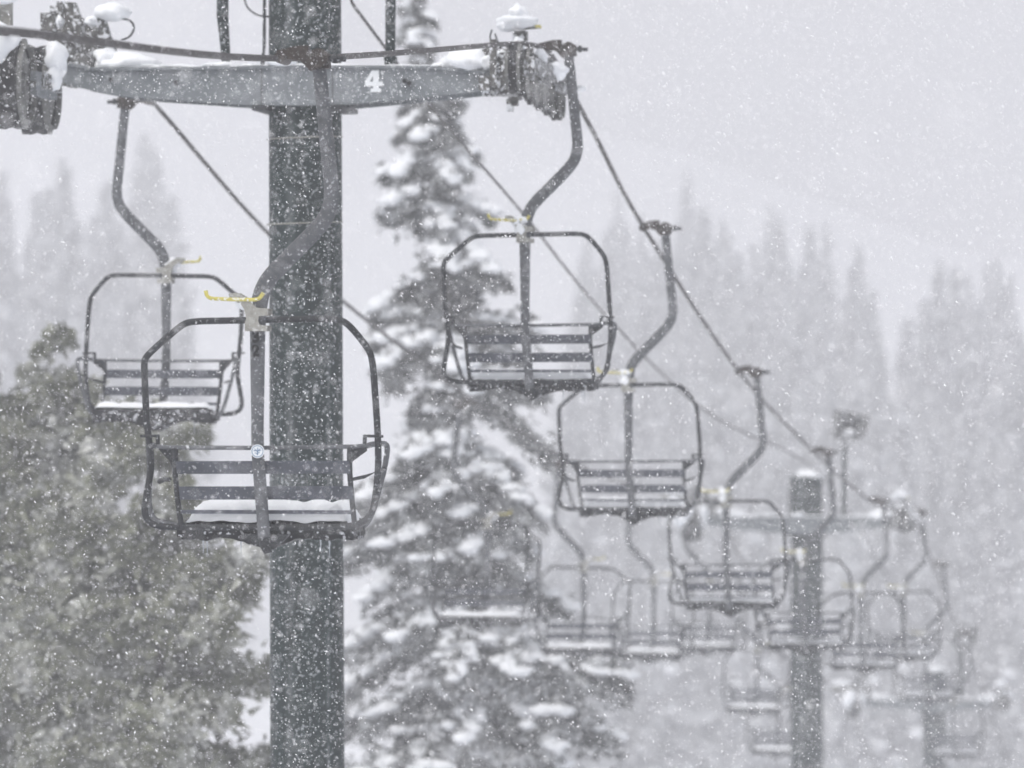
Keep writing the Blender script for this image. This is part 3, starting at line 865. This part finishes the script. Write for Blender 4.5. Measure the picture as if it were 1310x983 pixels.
for i, (x, d, z, h) in enumerate(spots):
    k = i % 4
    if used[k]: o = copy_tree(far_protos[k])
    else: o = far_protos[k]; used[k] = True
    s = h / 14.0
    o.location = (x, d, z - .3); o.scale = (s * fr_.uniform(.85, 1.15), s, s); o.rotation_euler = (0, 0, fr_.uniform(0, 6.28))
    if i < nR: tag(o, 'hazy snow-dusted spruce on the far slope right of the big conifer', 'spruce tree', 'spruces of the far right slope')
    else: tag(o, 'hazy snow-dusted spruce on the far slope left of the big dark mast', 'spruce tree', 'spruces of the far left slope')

# ------------------------------------------------------------------ falling snow
def flakes(n, d0, d1, spread, rmed, name, smax):
    u = RNG.random(n)
    y = (d0 ** 3 + u * (d1 ** 3 - d0 ** 3)) ** (1 / 3)
    x = RNG.uniform(-1, 1, n) * (y * .0875 * spread + .5)
    z = RNG.uniform(-1, 1, n) * (y * .0656 * 1.25 + .4)
    r = np.clip(np.exp(RNG.normal(math.log(rmed), .42, n)), .0015, smax)
    ax = RNG.normal(0, 1, (n, 3)); ax[:, 2] -= 1.2; ax[:, 0] += .7
    ax /= np.linalg.norm(ax, axis=1, keepdims=True)
    e = RNG.uniform(.2, 1.9, n)
    V = OCT_V[None] * r[:, None, None] * RNG.uniform(.55, 1.25, (n, 6, 1))
    # stretch along ax
    dot = (V * ax[:, None, :]).sum(2, keepdims=True)
    V = V + ax[:, None, :] * dot * e[:, None, None]
    V = V + np.stack([x, y, z], -1)[:, None, :]
    return V.reshape(-1, 3), (OCT_F[None] + (np.arange(n) * 6)[:, None, None]).reshape(-1, 3)
A = flakes(245000, 17, 60, 1.25, .0022, 'a', .0056)
N_ = flakes(900, 6, 17, 1.3, .0040, 'n', .0070)
B = flakes(56000, 60, 100, 1.15, .0044, 'b', .009)
V = np.concatenate([A[0], B[0], N_[0]]); Fc = np.concatenate([A[1], B[1] + len(A[0]), N_[1] + len(A[0]) + len(B[0])])
fo = mesh_np('falling_snow', V, Fc, M['flake'])
tag(fo, 'dense white snowflakes falling through the whole view', 'falling snow', kind='stuff')

# ------------------------------------------------------------------ haze
g = MB(); g.box(-490, 490, -20, 1495, -80, 125)
m = bpy.data.materials.new('haze_air'); m.use_nodes = True
nt = m.node_tree; nt.nodes.clear()
out = nt.nodes.new('ShaderNodeOutputMaterial'); pv = nt.nodes.new('ShaderNodeVolumePrincipled')
pv.inputs['Color'].default_value = (0.84, 0.842, 0.870, 1)
pv.inputs['Density'].default_value = 0.0024
nt.links.new(pv.outputs['Volume'], out.inputs['Volume'])
hz = g.build('haze', m, smooth=False)
tag(hz, 'pale snowy haze filling the air', 'haze', kind='stuff')
hz.visible_shadow = True

# ------------------------------------------------------------------ light
w = bpy.data.worlds.new('World'); scene.world = w; w.use_nodes = True
nt = w.node_tree
bg = nt.nodes['Background']
sky = nt.nodes.new('ShaderNodeTexSky'); sky.sky_type = 'NISHITA'; sky.sun_disc = False
SUN_EL, SUN_AZ = math.radians(58), math.radians(215)     # azimuth clockwise from +Y: behind left of the camera
sky.sun_elevation = SUN_EL; sky.sun_rotation = SUN_AZ
sky.air_density = 1.0; sky.dust_density = 5.0; sky.ozone_density = 1.0
hs = nt.nodes.new('ShaderNodeHueSaturation'); hs.inputs['Saturation'].default_value = 0.28
nt.links.new(sky.outputs['Color'], hs.inputs['Color'])
nt.links.new(hs.outputs['Color'], bg.inputs['Color'])
bg.inputs['Strength'].default_value = 0.13
sd = bpy.data.lights.new('sun', 'SUN'); sd.energy = 1.0; sd.angle = math.radians(40); sd.color = (1, .975, .94)
so = bpy.data.objects.new('sun', sd); COL.objects.link(so)
dirv = Vector((math.sin(SUN_AZ) * math.cos(SUN_EL), math.cos(SUN_AZ) * math.cos(SUN_EL), math.sin(SUN_EL)))
so.rotation_euler = (-dirv).to_track_quat('-Z', 'Y').to_euler()
so.location = dirv * 30

# ------------------------------------------------------------------ camera
cd = bpy.data.cameras.new('camera'); cam = bpy.data.objects.new('camera', cd); COL.objects.link(cam)
cam.location = (0, 0, 0); cam.rotation_euler = (math.radians(90), 0, 0)
cd.sensor_width = 36; cd.lens = 36 * F / 1310.0
cd.clip_start = .1; cd.clip_end = 4000
cd.dof.use_dof = True; cd.dof.focus_distance = 36.0; cd.dof.aperture_fstop = 2.8; cd.dof.aperture_blades = 9
scene.camera = cam

scene.view_settings.view_transform = 'Standard'; scene.view_settings.look = 'None'
scene.view_settings.exposure = 0.31; scene.view_settings.gamma = 1
cy = scene.cycles
cy.max_bounces = 6; cy.diffuse_bounces = 3; cy.glossy_bounces = 2; cy.transmission_bounces = 3; cy.volume_bounces = 2
cy.use_denoising = True
try: cy.denoiser = 'OPENIMAGEDENOISE'; cy.denoising_input_passes = 'RGB_ALBEDO_NORMAL'
except Exception: pass
